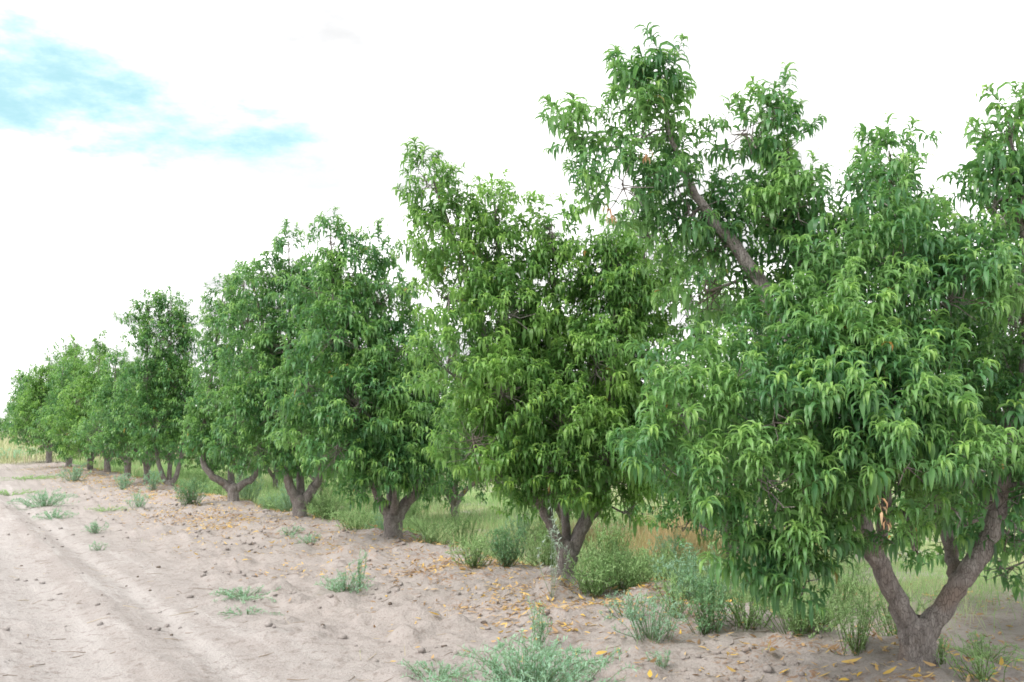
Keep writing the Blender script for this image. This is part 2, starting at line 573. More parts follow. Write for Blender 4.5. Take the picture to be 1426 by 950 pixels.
# ------------------------------------------------------------------ leaves
def leaf_strips(base, d0, length, width, droop, nseg, fold, rng, taper=0.8, arch=None):
    """N curved leaves. base,d0: N,3. returns V (N*k,3), Q"""
    N = len(base)
    d = d0 / np.linalg.norm(d0, axis=1)[:, None]
    side = np.cross(d, [0, 0, 1.0])
    side += 1e-3
    side /= np.linalg.norm(side, axis=1)[:, None]
    side = side + 0.4 * rng.normal(size=(N, 3))
    side /= np.linalg.norm(side, axis=1)[:, None]
    pos = base.copy()
    if arch is not None:                      # leaves that arch over: elevation falls by a steady angle along the leaf
        hz = d * np.array([1, 1, 0]) + 1e-4
        hz /= np.linalg.norm(hz, axis=1)[:, None]
        elev = np.minimum(np.arcsin(np.clip(d[:, 2], -1, 1)) + rng.uniform(0.0, 0.4, N), 1.25)
        d = hz * np.cos(elev)[:, None] + np.array([0, 0, 1.0]) * np.sin(elev)[:, None]
    step = length / nseg
    st = []
    for k in range(nseg + 1):
        t = k / nseg
        wv = width * max(0.06, sin(pi * (0.06 + 0.94 * t) ** taper)) * 0.5
        if k == nseg:
            wv = width * 0.03
        s = side - d * (side * d).sum(1)[:, None]
        s /= np.linalg.norm(s, axis=1)[:, None] + 1e-9
        if fold:
            nrm = np.cross(s, d)
            up = nrm * (wv * 0.55)[:, None]
            st += [pos - s * wv[:, None] + up, pos, pos + s * wv[:, None] + up]
        else:
            st += [pos - s * wv[:, None], pos + s * wv[:, None]]
        pos = pos + d * step[:, None]
        if arch is not None:
            elev = np.maximum(elev - arch, -1.62)
            d = hz * np.cos(elev)[:, None] + np.array([0, 0, 1.0]) * np.sin(elev)[:, None]
        else:
            d = d + np.array([0, 0, -1.0]) * droop[:, None]
            d /= np.linalg.norm(d, axis=1)[:, None]
    c = 3 if fold else 2
    V = np.stack(st, 1)
    q = []
    for k in range(nseg):
        for m_ in range(c - 1):
            q.append([k * c + m_, k * c + m_ + 1, (k + 1) * c + m_ + 1, (k + 1) * c + m_])
    q = np.array(q)
    Q = (np.arange(N)[:, None, None] * V.shape[1] + q[None]).reshape(-1, 4)
    return V.reshape(-1, 3), Q, V.shape[1]


def make_spray(rng, tilt, nl, nseg, fold, wide=1.0, youth=1.0):
    """one leafy shoot, growing from the origin, leaning to +X by tilt from the vertical"""
    L = rng.uniform(0.14, 0.34)
    sd = np.array([sin(tilt), 0, cos(tilt)])
    n = 4
    pts = [np.zeros(3)]
    dd = sd.copy()
    for k in range(n):
        dd = dd + np.array([0, 0, 0.04]) + 0.08 * rng.normal(size=3)
        dd /= np.linalg.norm(dd)
        pts.append(pts[-1] + dd * L / n)
    pts = np.array(pts)
    t = (np.arange(nl) + 0.5) / nl
    t = 1 - (1 - t) ** 1.7
    idx = t * n
    i0 = np.minimum(idx.astype(int), n - 1)
    fr = (idx - i0)[:, None]
    base = pts[i0] * (1 - fr) + pts[i0 + 1] * fr
    sdir = pts[i0 + 1] - pts[i0]
    sdir /= np.linalg.norm(sdir, axis=1)[:, None]
    ref = np.cross(sdir, [0.2, 0.9, 0.1])
    ref /= np.linalg.norm(ref, axis=1)[:, None]
    bi = np.cross(sdir, ref)
    az = np.arange(nl) * 2.39996 + rng.uniform(0, 6) + rng.normal(0, 0.3, nl)
    rad = ref * np.cos(az)[:, None] + bi * np.sin(az)[:, None]
    phi = np.radians(80 - 35 * t) + rng.normal(0, 0.2, nl)
    d0 = sdir * np.cos(phi)[:, None] + rad * np.sin(phi)[:, None]
    length = (0.182 - 0.065 * t ** 4) * rng.uniform(0.6, 1.2, nl)
    width = length * rng.uniform(0.17, 0.235, nl) * wide
    droop = rng.uniform(0.55, 1.25, nl) * 4.0 / nseg
    V, Q, k = leaf_strips(base, d0, length, width, droop, nseg, fold, rng, arch=rng.uniform(0.45, 0.85, nl) * 4.0 / nseg)
    young = np.clip((t - 0.72) / 0.28, 0, 1) ** 1.3 * rng.uniform(0.35, 1.0) * youth
    chance = rng.random(nl)
    # the green-brown shoot itself
    tv, tq = tube(pts[::2], np.linspace(0.0035, 0.0015, len(pts[::2])), 3)
    Q = np.vstack([Q, tq + len(V)])
    young = np.concatenate([np.repeat(young, k), np.full(len(tv), -1.0)])
    chance = np.concatenate([np.repeat(chance, k), np.full(len(tv), 0.5)])
    V = np.vstack([V, tv])
    return V, Q, young, chance


TILTS = np.radians([8, 25, 42, 60, 78, 98])


def spray_set(seed, nl, nseg, fold, per=4, wide=1.0, youth=1.0):
    rng = np.random.default_rng(seed)
    return [[make_spray(rng, tl + rng.normal(0, 0.06), int(rng.integers(nl - 3, nl + 4)), nseg, fold, wide, youth) for _ in range(per)] for tl in TILTS]


SPRAYS_HI = spray_set(11, 23, 4, True, 5)
SPRAYS_MID = spray_set(12, 21, 4, False, 4)
SPRAYS_LEAN = spray_set(14, 18, 3, False, 5, 1.15)
SPRAYS_LOW = spray_set(13, 15, 2, False, 4, 1.45)


# ------------------------------------------------------------------ peach trees
def lobe_points(rng, lobes, count):
    """shoots through the outer shell of the crown's lobes: position, direction"""
    area = np.array([(l[3] * l[4] + l[4] * l[5] + l[3] * l[5]) for l in lobes])
    area = area ** 0.82
    num = rng.multinomial(count, area / area.sum())
    P_, D_, I_ = [], [], []
    for li, (l, n) in enumerate(zip(lobes, num)):
        c, R = np.array(l[:3]), np.array(l[3:6])
        u = rng.normal(size=(n, 3))
        u[:, 2] += 0.25
        u /= np.linalg.norm(u, axis=1)[:, None]
        r = 0.45 + 0.6 * rng.random(n) ** 0.7
        P_.append(c + u * R * r[:, None])
        D_.append(u * 0.9 + np.array([0, 0, 0.5]) + 0.32 * rng.normal(size=(n, 3)))
        I_.append(np.full(n, li))
    P_, D_ = np.vstack(P_), np.vstack(D_)
    D_ /= np.linalg.norm(D_, axis=1)[:, None]
    return P_, D_, np.concatenate(I_)


def build_tree(seed, trunk, limbs, lobes, sprays, count, mat=None, parts=0, base=None, scale=1.0, dead_at=(), leaf_scale=1.0, bare=(), fine=0):
    """returns (root empty, children). trunk: list of (x,y,z,r); limbs: lists of (x,y,z,r); lobes: (x,y,z,rx,ry,rz), all local"""
    rng = np.random.default_rng(seed)
    mat = mat or M_LEAF
    root = bpy.data.objects.new('peach_tree', None)
    COL.objects.link(root)
    root.empty_display_size = 0.3
    tp = spline(trunk, 6)
    V, Q = tube(tp[:, :3], tp[:, 3], 14, rng, 0.035)
    link('trunk', mesh_np('trunk', V, Q, M_BARK), root)
    skel = []
    for lb in limbs:
        lp = spline(lb, 6)
        lp[2:-1, :3] += 0.007 * rng.normal(size=(len(lp) - 3, 3))
        V, Q = tube(lp[:, :3], lp[:, 3], 10, rng, 0.03)
        link('limb', mesh_np('limb', V, Q, M_BARK), root)
        skel.append(lp[4:])
    lobes = list(lobes)
    for n_, lp in enumerate(skel):
        for f_, r_ in ((0.42, 0.36), (0.56, 0.36), (0.68, 0.32), (0.80, 0.26), (0.92, 0.16)):
            q = lp[int(f_ * (len(lp) - 1))]
            if q[2] < 1.0 or n_ in bare:
                continue
            lobes.append((q[0] + rng.normal(0, .06), q[1] + rng.normal(0, .06), q[2], r_, r_, r_ * 1.1))
    skel = np.vstack(skel)
    # branches from the limbs to the lobes, twigs from the branches to the shoots
    Ps, Ds, Li = lobe_points(rng, lobes, count)
    bw = Pile()
    hubs = [None] * len(lobes)
    cents = np.array([l[:3] for l in lobes])
    near_ = np.array([np.min(np.linalg.norm(skel[:, :3] - c, axis=1)) for c in cents])
    nodes = skel.copy()
    for li in np.argsort(near_):
        l = lobes[li]
        c = cents[li]
        cost = np.linalg.norm(nodes[:, :3] - c, axis=1) + 0.5 * np.maximum(nodes[:, 2] - c[2] - 0.1, 0)
        s = nodes[np.argmin(cost)]
        mid = 0.5 * (s[:3] + c) + np.array([0, 0, 0.06]) + 0.04 * rng.normal(size=3)
        r0 = min(0.018, s[3] * 0.6)
        top = c + np.array([0, 0, 0.4 * l[5]])
        bp = spline([(*s[:3], r0), (*mid, r0 * 0.75), (*c, r0 * 0.5), (*top, 0.003)], 4)
        V, Q = tube(bp[:, :3], bp[:, 3], 6, rng, 0.03)
        bw.add(V, Q, 0, 0)
        hubs[li] = bp
        nodes = np.vstack([nodes, bp[3:-2]])
    pick = rng.random(len(Ps)) < 0.3
    for p_, li in zip(Ps[pick], Li[pick]):
        hb = hubs[li]
        s = hb[rng.integers(len(hb) // 2, len(hb) - 1)]
        m_ = 0.5 * (s[:3] + p_) + 0.04 * rng.normal(size=3) + np.array([0, 0, -0.03])
        V, Q = tube([s[:3], m_, p_], [0.006, 0.0045, 0.003], 3)
        bw.add(V, Q, 0, 0)
    tw = link('twigs', bw.mesh('twigs', M_BARK), root)
    tw['kind'] = 'stuff'
    # leafy shoots
    ti = np.argmin(np.abs(np.arccos(np.clip(Ds[:, 2], -1, 1))[:, None] - TILTS[None]), axis=1)
    azs = np.arctan2(Ds[:, 1], Ds[:, 0])
    scl = rng.uniform(0.62, 1.02, len(Ps)) * leaf_scale
    Ps = Ps + np.array([0, 0, 0.04])
    own = np.zeros(len(Ps), bool)
    if parts:
        towards = -np.array([base[0], base[1]]) / np.linalg.norm(base[:2])
        ctr = np.mean([l[:3] for l in lobes], axis=0)
        show = (Ps[:, :2] - ctr[:2]) @ towards * 1.0 + 0.15 * rng.normal(size=len(Ps))
        order = np.argsort(-show)
        own[order[:parts]] = True
        lean = np.ones(len(Ps), bool)
        lean[order[:parts + fine]] = False
        cache = {}
    pile = Pile()
    for k in range(len(Ps)):
        var = rng.integers(4)
        if own[k]:
            key = (ti[k], var)
            if key not in cache:
                V, Q, yg, ch = sprays[ti[k]][var]
                cache[key] = mesh_np('leaf_spray', V, Q, mat, {'young': yg, 'chance': ch})
            o = link('leaf_spray', cache[key], root, Ps[k])
            o.rotation_euler = (0, 0, azs[k])
            o.scale = (scl[k],) * 3
            continue
        V, Q, yg, ch = (SPRAYS_LEAN if fine and lean[k] else sprays)[ti[k]][var]
        ca, sa = cos(azs[k]) * scl[k], sin(azs[k]) * scl[k]
        W = np.empty_like(V)
        W[:, 0] = V[:, 0] * ca - V[:, 1] * sa + Ps[k, 0]
        W[:, 1] = V[:, 0] * sa + V[:, 1] * ca + Ps[k, 1]
        W[:, 2] = V[:, 2] * scl[k] + Ps[k, 2]
        yv = np.where(yg < -0.5, yg, np.clip(yg * rng.uniform(0.2, 1.2), 0, 1))
        pile.add(W, Q, yv, np.where(yg < -0.5, 0.5, (ch + rng.random() * 0.6) % 1.0))
    cr = link('crown', pile.mesh('crown', mat), root)
    cr['kind'] = 'stuff'
    for q in dead_at:
        V, Q, yg, ch = make_spray(rng, 2.8, 9, 3, False)
        dm = link('withered_spray', mesh_np('withered_spray', V * 0.5, Q, M_DEADLEAF, {'young': yg * 0, 'chance': ch}), root, q)
        dm['label'] = 'withered tan and orange leaves'
    if base is not None:
        root.location = base
    root.scale = (scale,) * 3
    return root


def from_px(px_lobes, base, Y, deep=1.05, trim=0.02):
    """lobes measured as (x, y, rx, ry, depth offset in metres) at the tree's distance -> local metres"""
    out = []
    for (x, y, rx, ry, dd) in px_lobes:
        q = at(x, y, Y + dd)
        k = (Y + dd) / F
        rx_, ry_ = max(rx * k - trim, 0.09), max(ry * k - trim, 0.10)
        out.append((q[0] - base[0], q[1] - base[1], q[2] - base[2], rx_, max(0.5 * (rx + ry) * k * deep - trim, 0.1), ry_))
    return out


def path_px(pts, base, Y):
    out = []
    for (x, y, dd, r) in pts:
        q = at(x, y, Y + dd)
        out.append((q[0] - base[0], q[1] - base[1], q[2] - base[2], r))
    return out


def base_of(xy):
    return np.array([xy[0], xy[1], H(xy) - 0.03])


def put_label(o, label, group):
    tag(o, label, 'tree', group)
    return o


FRONT_G = 'peach trees of the row along the dirt lane'
REAR_G = 'peach trees of the rear row'

# --- first tree: wide fork, several tall leaders
b = base_of(FRONT[0])
Y = b[1]
lob1 = from_px([
    (925, 110, 24, 40, -.1), (872, 125, 14, 26, -.1), (905, 140, 44, 45, -.1), (890, 200, 66, 50, 0), (868, 262, 70, 45, -.2), (960, 300, 75, 55, .1), (905, 330, 60, 40, .2), (800, 195, 28, 24, -.1),
    (1040, 190, 58, 48, .2), (1098, 220, 48, 70, .3), (1060, 310, 80, 55, .3), (1100, 350, 60, 50, .6),
    (1240, 240, 38, 52, .5), (1235, 330, 68, 60, .5), (1405, 200, 34, 58, 0), (1385, 290, 55, 55, .1), (1470, 320, 80, 90, .2),
    (985, 405, 80, 60, .3), (1130, 430, 85, 70, .5), (1010, 540, 90, 55, -.6), (945, 590, 60, 55, -.9), (925, 655, 48, 40, -1.0), (985, 700, 60, 50, -1.0),
    (1080, 590, 90, 70, -1.0), (1070, 680, 75, 60, -1.1), (1100, 765, 62, 60, -.9), (1170, 690, 70, 70, -.9),
    (1195, 470, 85, 75, -.7), (1215, 580, 85, 65, -1.1), (1320, 430, 90, 70, -.6), (1295, 540, 75, 65, -1.0), (1395, 400, 75, 70, -.4),
    (1260, 655, 75, 40, -1.3), (1350, 655, 70, 40, -1.2), (1272, 765, 20, 26, -1.0), (1335, 715, 40, 24, -1.0), (1150, 745, 36, 40, -.8),
    (1520, 520, 90, 120, .1), (1520, 690, 80, 80, 0), (1320, 612, 36, 40, -1.1),
    (1150, 600, 110, 100, .9), (1290, 560, 130, 110, 1.0), (1240, 430, 110, 80, 1.1), (1050, 470, 80, 60, 1.0), (1420, 480, 110, 130, 1.1), (1425, 740, 50, 45, 1.2),
    (1095, 470, 70, 55, -.5), (1160, 400, 60, 45, -.3), (1150, 530, 60, 50, -.9), (1090, 800, 36, 34, -.8), (1125, 785, 36, 36, -.7), (1010, 740, 40, 30, -.9), (1030, 765, 34, 26, -.8), (1062, 790, 32, 28, -.8), (975, 735, 26, 24, -.9), (1088, 828, 30, 26, -.8), (1122, 815, 30, 26, -.75), (1052, 806, 28, 24, -.8),
    (1240, 215, 36, 42, -.1), (1238, 285, 52, 46, -.3), (1255, 365, 62, 48, -.5), (1405, 170, 22, 36, -.1), (1398, 235, 38, 46, -.25), (1385, 315, 50, 46, -.4), (1340, 390, 55, 36, -.5),
    (1080, 165, 40, 34, .1), (1110, 300, 50, 50, 0), (1010, 340, 50, 40, .3),
    (1200, 380, 60, 50, .2), (1290, 370, 60, 50, .1), (1240, 280, 50, 50, .4), (990, 350, 60, 40, .3), (940, 260, 50, 50, .2), (1090, 280, 60, 50, .4), (1370, 260, 40, 40, .1),
    (900, 640, 30, 30, -1.0), (950, 520, 40, 40, -.8), (1040, 620, 70, 60, -.3), (1120, 700, 80, 60, -.2), (1200, 640, 80, 60, -.3),
], b, Y, trim=0.06)
trunk1 = path_px([(1279, 950, 0, .20), (1279, 918, 0, .138), (1277, 895, 0, .124), (1276, 874, 0, .128), (1277, 858, 0, .09)], b, Y)
limbs1 = [
    path_px([(1270, 882, 0, .085), (1245, 828, -.05, .068), (1222, 780, -.1, .066), (1200, 735, -.15, .062), (1150, 600, -.1, .055), (1095, 470, .1, .05),
             (1042, 365, .1, .046), (985, 298, .1, .036), (940, 210, 0, .02), (918, 120, 0, .006)], b, Y),
    path_px([(1287, 884, 0, .085), (1318, 838, -.05, .07), (1345, 800, -.1, .07), (1375, 755, -.12, .064), (1394, 680, -.15, .054), (1410, 590, -.15, .05),
             (1432, 490, -.1, .042), (1425, 330, 0, .03), (1405, 170, 0, .006)], b, Y),
    path_px([(1335, 815, -.06, .05), (1322, 760, .25, .045), (1306, 690, .45, .044), (1290, 560, .6, .042), (1250, 400, .6, .034), (1238, 210, .5, .006)], b, Y),
    path_px([(1212, 755, -.12, .05), (1195, 690, .25, .046), (1160, 590, .7, .044), (1120, 420, .6, .034), (1090, 180, .3, .006)], b, Y),
    path_px([(1222, 778, -.1, .04), (1228, 735, -.4, .034), (1235, 690, -.75, .032), (1205, 560, -.8, .022), (1195, 450, -.7, .008)], b, Y),
]
dead1 = [l[:3] for l in from_px([(895, 205, 1, 1, -.35), (845, 285, 1, 1, -.5), (1222, 690, 1, 1, -1.7)], b, Y)]
t = build_tree(101, trunk1, limbs1, lob1, SPRAYS_HI, 3100, parts=300, base=b, dead_at=dead1, bare=(0,), fine=700, leaf_scale=0.88)
put_label(t, 'big peach tree with thick squat trunk forking into two wide bare arms', FRONT_G)

# --- second tree
b = base_of(FRONT[1]); Y = b[1]
lob2 = from_px([
    (595, 262, 38, 36, -.2), (620, 330, 58, 52, -.1), (690, 305, 30, 40, 0), (690, 370, 50, 45, 0), (765, 330, 38, 36, .1), (780, 390, 48, 45, .1),
    (625, 420, 58, 50, -.3), (700, 450, 60, 55, -.3), (625, 520, 52, 55, -.6), (700, 550, 60, 50, -.7), (660, 620, 60, 45, -.7), (690, 665, 45, 28, -.6),
    (830, 520, 58, 55, -.2), (860, 430, 45, 50, .2), (790, 600, 60, 50, -.5), (780, 655, 62, 42, -.5), (840, 640, 52, 40, -.4), (790, 690, 60, 24, -.4), (870, 715, 40, 20, -.2), (755, 700, 34, 20, -.4), (710, 680, 30, 20, -.5),
    (860, 670, 45, 36, 0), (900, 380, 55, 60, .5), (920, 520, 70, 80, .5), (900, 640, 55, 60, .4), (760, 500, 70, 60, .6), (840, 600, 70, 60, .8), (690, 580, 60, 70, .6),
    (960, 430, 60, 70, .6)], b, Y)
trunk2 = path_px([(790, 832, 0, .13), (790, 812, 0, .115), (789, 790, 0, .108), (791, 768, 0, .118), (792, 752, 0, .08)], b, Y)
limbs2 = [
    path_px([(786, 770, 0, .07), (768, 735, -.1, .054), (745, 690, -.15, .046), (712, 610, -.25, .045), (700, 560, -.25, .04), (660, 420, -.2, .03), (600, 240, -.2, .006)], b, Y),
    path_px([(797, 768, 0, .075), (815, 728, -.05, .064), (838, 690, -.05, .056), (850, 560, 0, .045), (856, 420, 0, .038), (860, 370, 0, .02), (850, 330, 0, .008)], b, Y),
    path_px([(790, 760, .05, .055), (780, 690, .4, .04), (735, 570, .4, .04), (700, 450, .2, .03), (690, 290, 0, .006)], b, Y),
    path_px([(796, 760, .05, .055), (825, 690, .6, .04), (880, 560, .6, .04), (900, 330, .5, .008)], b, Y),
    path_px([(765, 735, -.1, .04), (770, 650, .1, .036), (775, 480, .2, .03), (768, 310, .1, .006)], b, Y)]
t = build_tree(102, trunk2, limbs2, lob2, SPRAYS_MID, 3000, mat=M_LEAF_PALE, parts=200, base=b, fine=600)
put_label(t, 'light green peach tree with lichen-grey forked trunk beside a pale tall weed', FRONT_G)

# --- third tree
b = base_of(FRONT[2]); Y = b[1]
lob3 = from_px([
    (460, 342, 22, 26, -.1), (495, 385, 40, 36, 0), (445, 410, 40, 40, -.1), (525, 350, 16, 22, 0), (535, 425, 42, 50, .1), (470, 475, 58, 48, -.4), (545, 505, 50, 50, -.2),
    (430, 545, 45, 45, -.4), (500, 570, 62, 50, -.6), (560, 600, 50, 45, -.4), (470, 630, 50, 38, -.6), (535, 655, 55, 32, -.5), (605, 555, 45, 60, .2), (600, 640, 40, 35, 0),
    (420, 610, 30, 30, -.2), (505, 690, 34, 18, -.4), (580, 672, 34, 20, -.3), (500, 500, 70, 60, .8), (560, 590, 60, 60, .8), (450, 590, 50, 50, .6)], b, Y)
trunk3 = path_px([(548, 772, 0, .16), (548, 758, 0, .145), (547, 740, 0, .135), (548, 722, 0, .14), (549, 712, 0, .1)], b, Y)
limbs3 = [
    path_px([(544, 724, 0, .095), (534, 704, -.05, .08), (524, 685, -.1, .06), (500, 600, -.1, .05), (470, 470, -.1, .035), (460, 325, -.1, .008)], b, Y),
    path_px([(553, 722, 0, .10), (566, 700, 0, .085), (582, 680, 0, .07), (600, 600, .1, .05), (590, 480, .2, .03), (560, 400, .2, .008)], b, Y),
    path_px([(548, 715, .05, .08), (540, 660, .4, .055), (520, 520, .4, .04), (500, 360, .1, .008)], b, Y),
    path_px([(549, 716, -.05, .07), (552, 680, -.3, .05), (560, 600, -.4, .03), (540, 480, -.2, .008)], b, Y)]
t = build_tree(103, trunk3, limbs3, lob3, SPRAYS_LEAN, 1950, base=b, leaf_scale=1.13)
put_label(t, 'dense dark peach tree on a straight trunk, third along the lane from the wide-armed one', FRONT_G)

# --- fourth tree
b = base_of(FRONT[3]); Y = b[1]
lob4 = from_px([
    (403, 352, 18, 24, 0), (375, 395, 26, 30, -.1), (405, 410, 34, 36, 0), (440, 430, 40, 45, .2), (350, 400, 20, 24, -.1), (345, 450, 36, 36, -.2), (400, 490, 46, 40, -.3),
    (350, 520, 40, 40, -.4), (330, 580, 36, 36, -.4), (385, 575, 45, 45, -.5), (360, 630, 44, 28, -.4), (420, 620, 36, 30, -.4), (450, 540, 45, 60, .3), (460, 630, 36, 36, .2),
    (320, 620, 26, 26, -.3), (390, 540, 60, 60, .8)], b, Y)
trunk4 = path_px([(418, 735, 0, .155), (418, 722, 0, .14), (417, 708, 0, .13), (419, 696, 0, .135), (420, 689, 0, .09)], b, Y)
limbs4 = [
    path_px([(414, 700, 0, .10), (404, 676, -.05, .09), (398, 652, -.05, .08), (392, 600, 0, .06), (378, 500, 0, .045), (350, 385, 0, .008)], b, Y),
    path_px([(423, 700, 0, .10), (436, 680, 0, .09), (444, 660, 0, .075), (450, 560, .1, .05), (440, 430, .2, .02), (430, 390, .2, .008)], b, Y),
    path_px([(419, 694, .05, .08), (415, 620, .5, .055), (405, 500, .3, .04), (402, 335, 0, .008)], b, Y)]
t = build_tree(104, trunk4, limbs4, lob4, SPRAYS_LEAN, 1600, base=b, leaf_scale=1.13)
put_label(t, 'peach tree with a leaning trunk split into a tall slender V', FRONT_G)

# --- fifth tree
b = base_of(FRONT[4]); Y = b[1]
lob5 = from_px([
    (312, 425, 24, 26, 0), (340, 400, 22, 24, 0), (300, 465, 28, 30, -.1), (345, 460, 32, 36, .1), (310, 520, 36, 34, -.3), (370, 530, 40, 45, .2), (300, 575, 30, 32, -.3),
    (340, 590, 38, 36, -.4), (300, 625, 26, 22, -.3), (345, 640, 34, 22, -.3), (385, 610, 34, 40, .2), (280, 600, 20, 24, -.2), (330, 540, 50, 50, .7)], b, Y)
trunk5 = path_px([(325, 708, 0, .15), (325, 698, 0, .135), (325, 688, 0, .13), (325, 679, 0, .14), (325, 674, 0, .09)], b, Y)
limbs5 = [
    path_px([(321, 681, 0, .10), (308, 670, -.05, .085), (293, 660, -.1, .075), (282, 630, -.1, .06), (295, 520, 0, .04), (312, 405, 0, .008)], b, Y),
    path_px([(329, 681, 0, .10), (341, 672, 0, .08), (355, 662, 0, .07), (372, 620, .1, .055), (375, 520, .2, .04), (360, 430, .2, .008)], b, Y),
    path_px([(325, 678, .05, .085), (322, 662, .2, .075), (330, 560, .3, .05), (340, 385, .1, .008)], b, Y)]
t = build_tree(105, trunk5, limbs5, lob5, SPRAYS_LEAN, 1250, base=b, leaf_scale=1.13)
put_label(t, 'peach tree with stubby trunk and low flat side arms, beside the slender-V tree', FRONT_G)


# --- sixth tree: tall head
b = base_of(FRONT[5]); Y = b[1]
lob6 = from_px([
    (207, 432, 16, 18, 0), (238, 437, 20, 22, 0), (192, 468, 18, 20, -.1), (228, 478, 30, 28, -.2), (254, 468, 16, 26, .1), (170, 445, 7, 8, 0), (200, 530, 26, 28, -.3), (250, 540, 28, 34, -.1),
    (218, 590, 32, 26, -.4), (262, 600, 26, 28, 0), (190, 580, 18, 24, -.3), (240, 632, 28, 16, -.3), (206, 632, 20, 15, -.3), (230, 540, 34, 34, .6), (270, 560, 20, 30, .3)], b, Y)
trunk6 = path_px([(236, 704, 0, .14), (236, 692, 0, .12), (236, 682, 0, .115), (236, 673, 0, .12), (236, 668, 0, .08)], b, Y)
limbs6 = [
    path_px([(234, 675, 0, .08), (224, 655, -.05, .065), (212, 600, -.1, .05), (205, 520, 0, .036), (206, 415, 0, .006)], b, Y),
    path_px([(238, 675, 0, .08), (248, 655, 0, .065), (258, 600, 0, .05), (256, 520, .1, .03), (254, 445, .1, .006)], b, Y),
    path_px([(236, 672, .05, .07), (236, 600, .3, .05), (238, 500, .2, .034), (239, 418, 0, .006)], b, Y)]
t = build_tree(106, trunk6, limbs6, lob6, SPRAYS_LOW, 1300, base=b, leaf_scale=1.2)
put_label(t, 'tall peach tree with a high bushy head, next beyond the stubby-trunked one', FRONT_G)


# --- the rest: vase-shaped trees grown from a seed
def vase(seed, height_m, spread=1.72, low=0.34):
    """crown tapering from a broad skirt to one main and a few lesser peaks"""
    rng = np.random.default_rng(seed)
    nl = int(rng.integers(4, 6))
    a0 = rng.uniform(0, 6.28)
    limbs, lobes = [], []
    fork = rng.uniform(0.40, 0.55)
    for k in range(nl):
        an = a0 + k * 2 * pi / nl + rng.normal(0, 0.25)
        top = height_m * (1.0 if k == 0 else rng.uniform(0.68, 0.88))
        ro = spread * (0.3 if k == 0 else rng.uniform(0.5, 0.72))
        c, s = cos(an), sin(an)
        limbs.append([(0.04 * c, 0.04 * s, fork - 0.03, .08), (0.25 * c, 0.25 * s, fork + 0.28, .065), (0.75 * ro * c, 0.75 * ro * s, fork + 0.75, .052),
                      (0.95 * ro * c, 0.95 * ro * s, fork + 1.5, .04), (ro * c, ro * s, top * 0.72, .024), (0.95 * ro * c, 0.95 * ro * s, top - 0.1, .006)])
        lobes.append((0.95 * ro * c, 0.95 * ro * s, top - 0.35, .16, .16, .30))
        lobes.append((ro * c, ro * s, top - 0.8, .36, .36, .36))
        lobes.append((ro * c, ro * s, top - 1.35, .50, .50, .42))
        lobes.append((1.05 * ro * c, 1.05 * ro * s, top - 1.9, .55, .55, .42))
        for z, rr, sz in ((low + 0.40, 0.72, .42), (low + 0.85, 0.95, .48), (low + 1.35, 0.92, .52), (low + 1.9, 0.75, .50)):
            a2 = an + rng.normal(0, 0.35)
            r2 = spread * rr * rng.uniform(0.75, 1.05)
            lobes.append((r2 * cos(a2), r2 * sin(a2), z * rng.uniform(0.92, 1.08), sz * rng.uniform(.75, 1.05), sz * rng.uniform(.75, 1.05), sz * rng.uniform(.6, .85)))
    lobes.append((0, 0, low + 0.9, .7, .7, .4))
    lobes.append((0, 0, low + 1.8, .7, .7, .5))
    trunk = [(0, 0, -0.08, .13), (0, 0, 0.06, .115), (0.01, 0, 0.22, .105), (0, 0, fork - 0.02, .115), (0, 0, fork + 0.06, .09)]
    return trunk, limbs, lobes


def copy_tree(src):
    r = src.copy()
    COL.objects.link(r)
    for ch in list(src.children):
        c = ch.copy()
        COL.objects.link(c)
        c.parent = r
    return r


kinds = []
for k in range(4):
    tr, lm, lo = vase(300 + k, (4.7, 4.5, 4.8, 4.4)[k])
    kinds.append([build_tree(320 + k, tr, lm, lo, SPRAYS_LOW, 1350, leaf_scale=1.24, mat=(M_LEAF, M_LEAF_PALE)[k == 1]), False])


def place_kind(k, xy, rz, sc, label, group):
    src = kinds[k]
    o = src[0] if not src[1] else copy_tree(src[0])
    src[1] = True
    o.location = base_of(xy)
    o.rotation_euler = (0, 0, rz)
    o.scale = (sc,) * 3
    put_label(o, label, group)
    return o


ORD = ['seventh', 'eighth', 'ninth', 'tenth', 'eleventh', 'twelfth']
SET = [(0, 2.0, .9), (3, 1.1, 1.0), (1, 3.3, 1.14), (0, 4.4, 1.1), (1, 0.8, 1.32), (2, 2.7, 1.36)]
LOOK = ['peach tree with weeds round its foot', 'peach tree with grey-green weeds against its trunk', 'low light green peach tree',
        'dark peach tree', 'yellowish green peach tree', 'last peach tree']
for (k, rz, sc), xy, od, lk in zip(SET, FRONT[6:], ORD, LOOK):
    place_kind(k, xy, rz, sc, lk + ', ' + od + ' along the lane from the wide-armed one', FRONT_G)

RSET = [(0, 0.3, .95), (2, 1.9, .82), (1, 4.0, .85), (3, 2.2, .82), (2, 5.0, .8), (0, 3.0, .8), (3, 0.9, .8), (2, 3.8, .78), (1, 5.5, .8)]
RLAB = ['rear-row peach tree behind the wide-armed tree, dark low branches', 'rear-row peach tree hidden behind the dark leafy weed and wide-armed tree',
        'rear-row peach tree behind the trunk with the pale tall weed', 'rear-row peach tree whose lone trunk stands in grass between second and third trees',
        'rear-row peach tree behind the third lane-side tree', 'rear-row peach tree behind the slender-V tree', 'rear-row peach tree behind the stubby-trunked tree',
        'rear-row peach tree behind the sixth lane-side tree', 'rear-row peach tree behind the seventh lane-side tree']
for (k, rz, sc), xy, lb in zip(RSET, REAR, RLAB):
    place_kind(k, xy, rz, sc, lb, REAR_G)

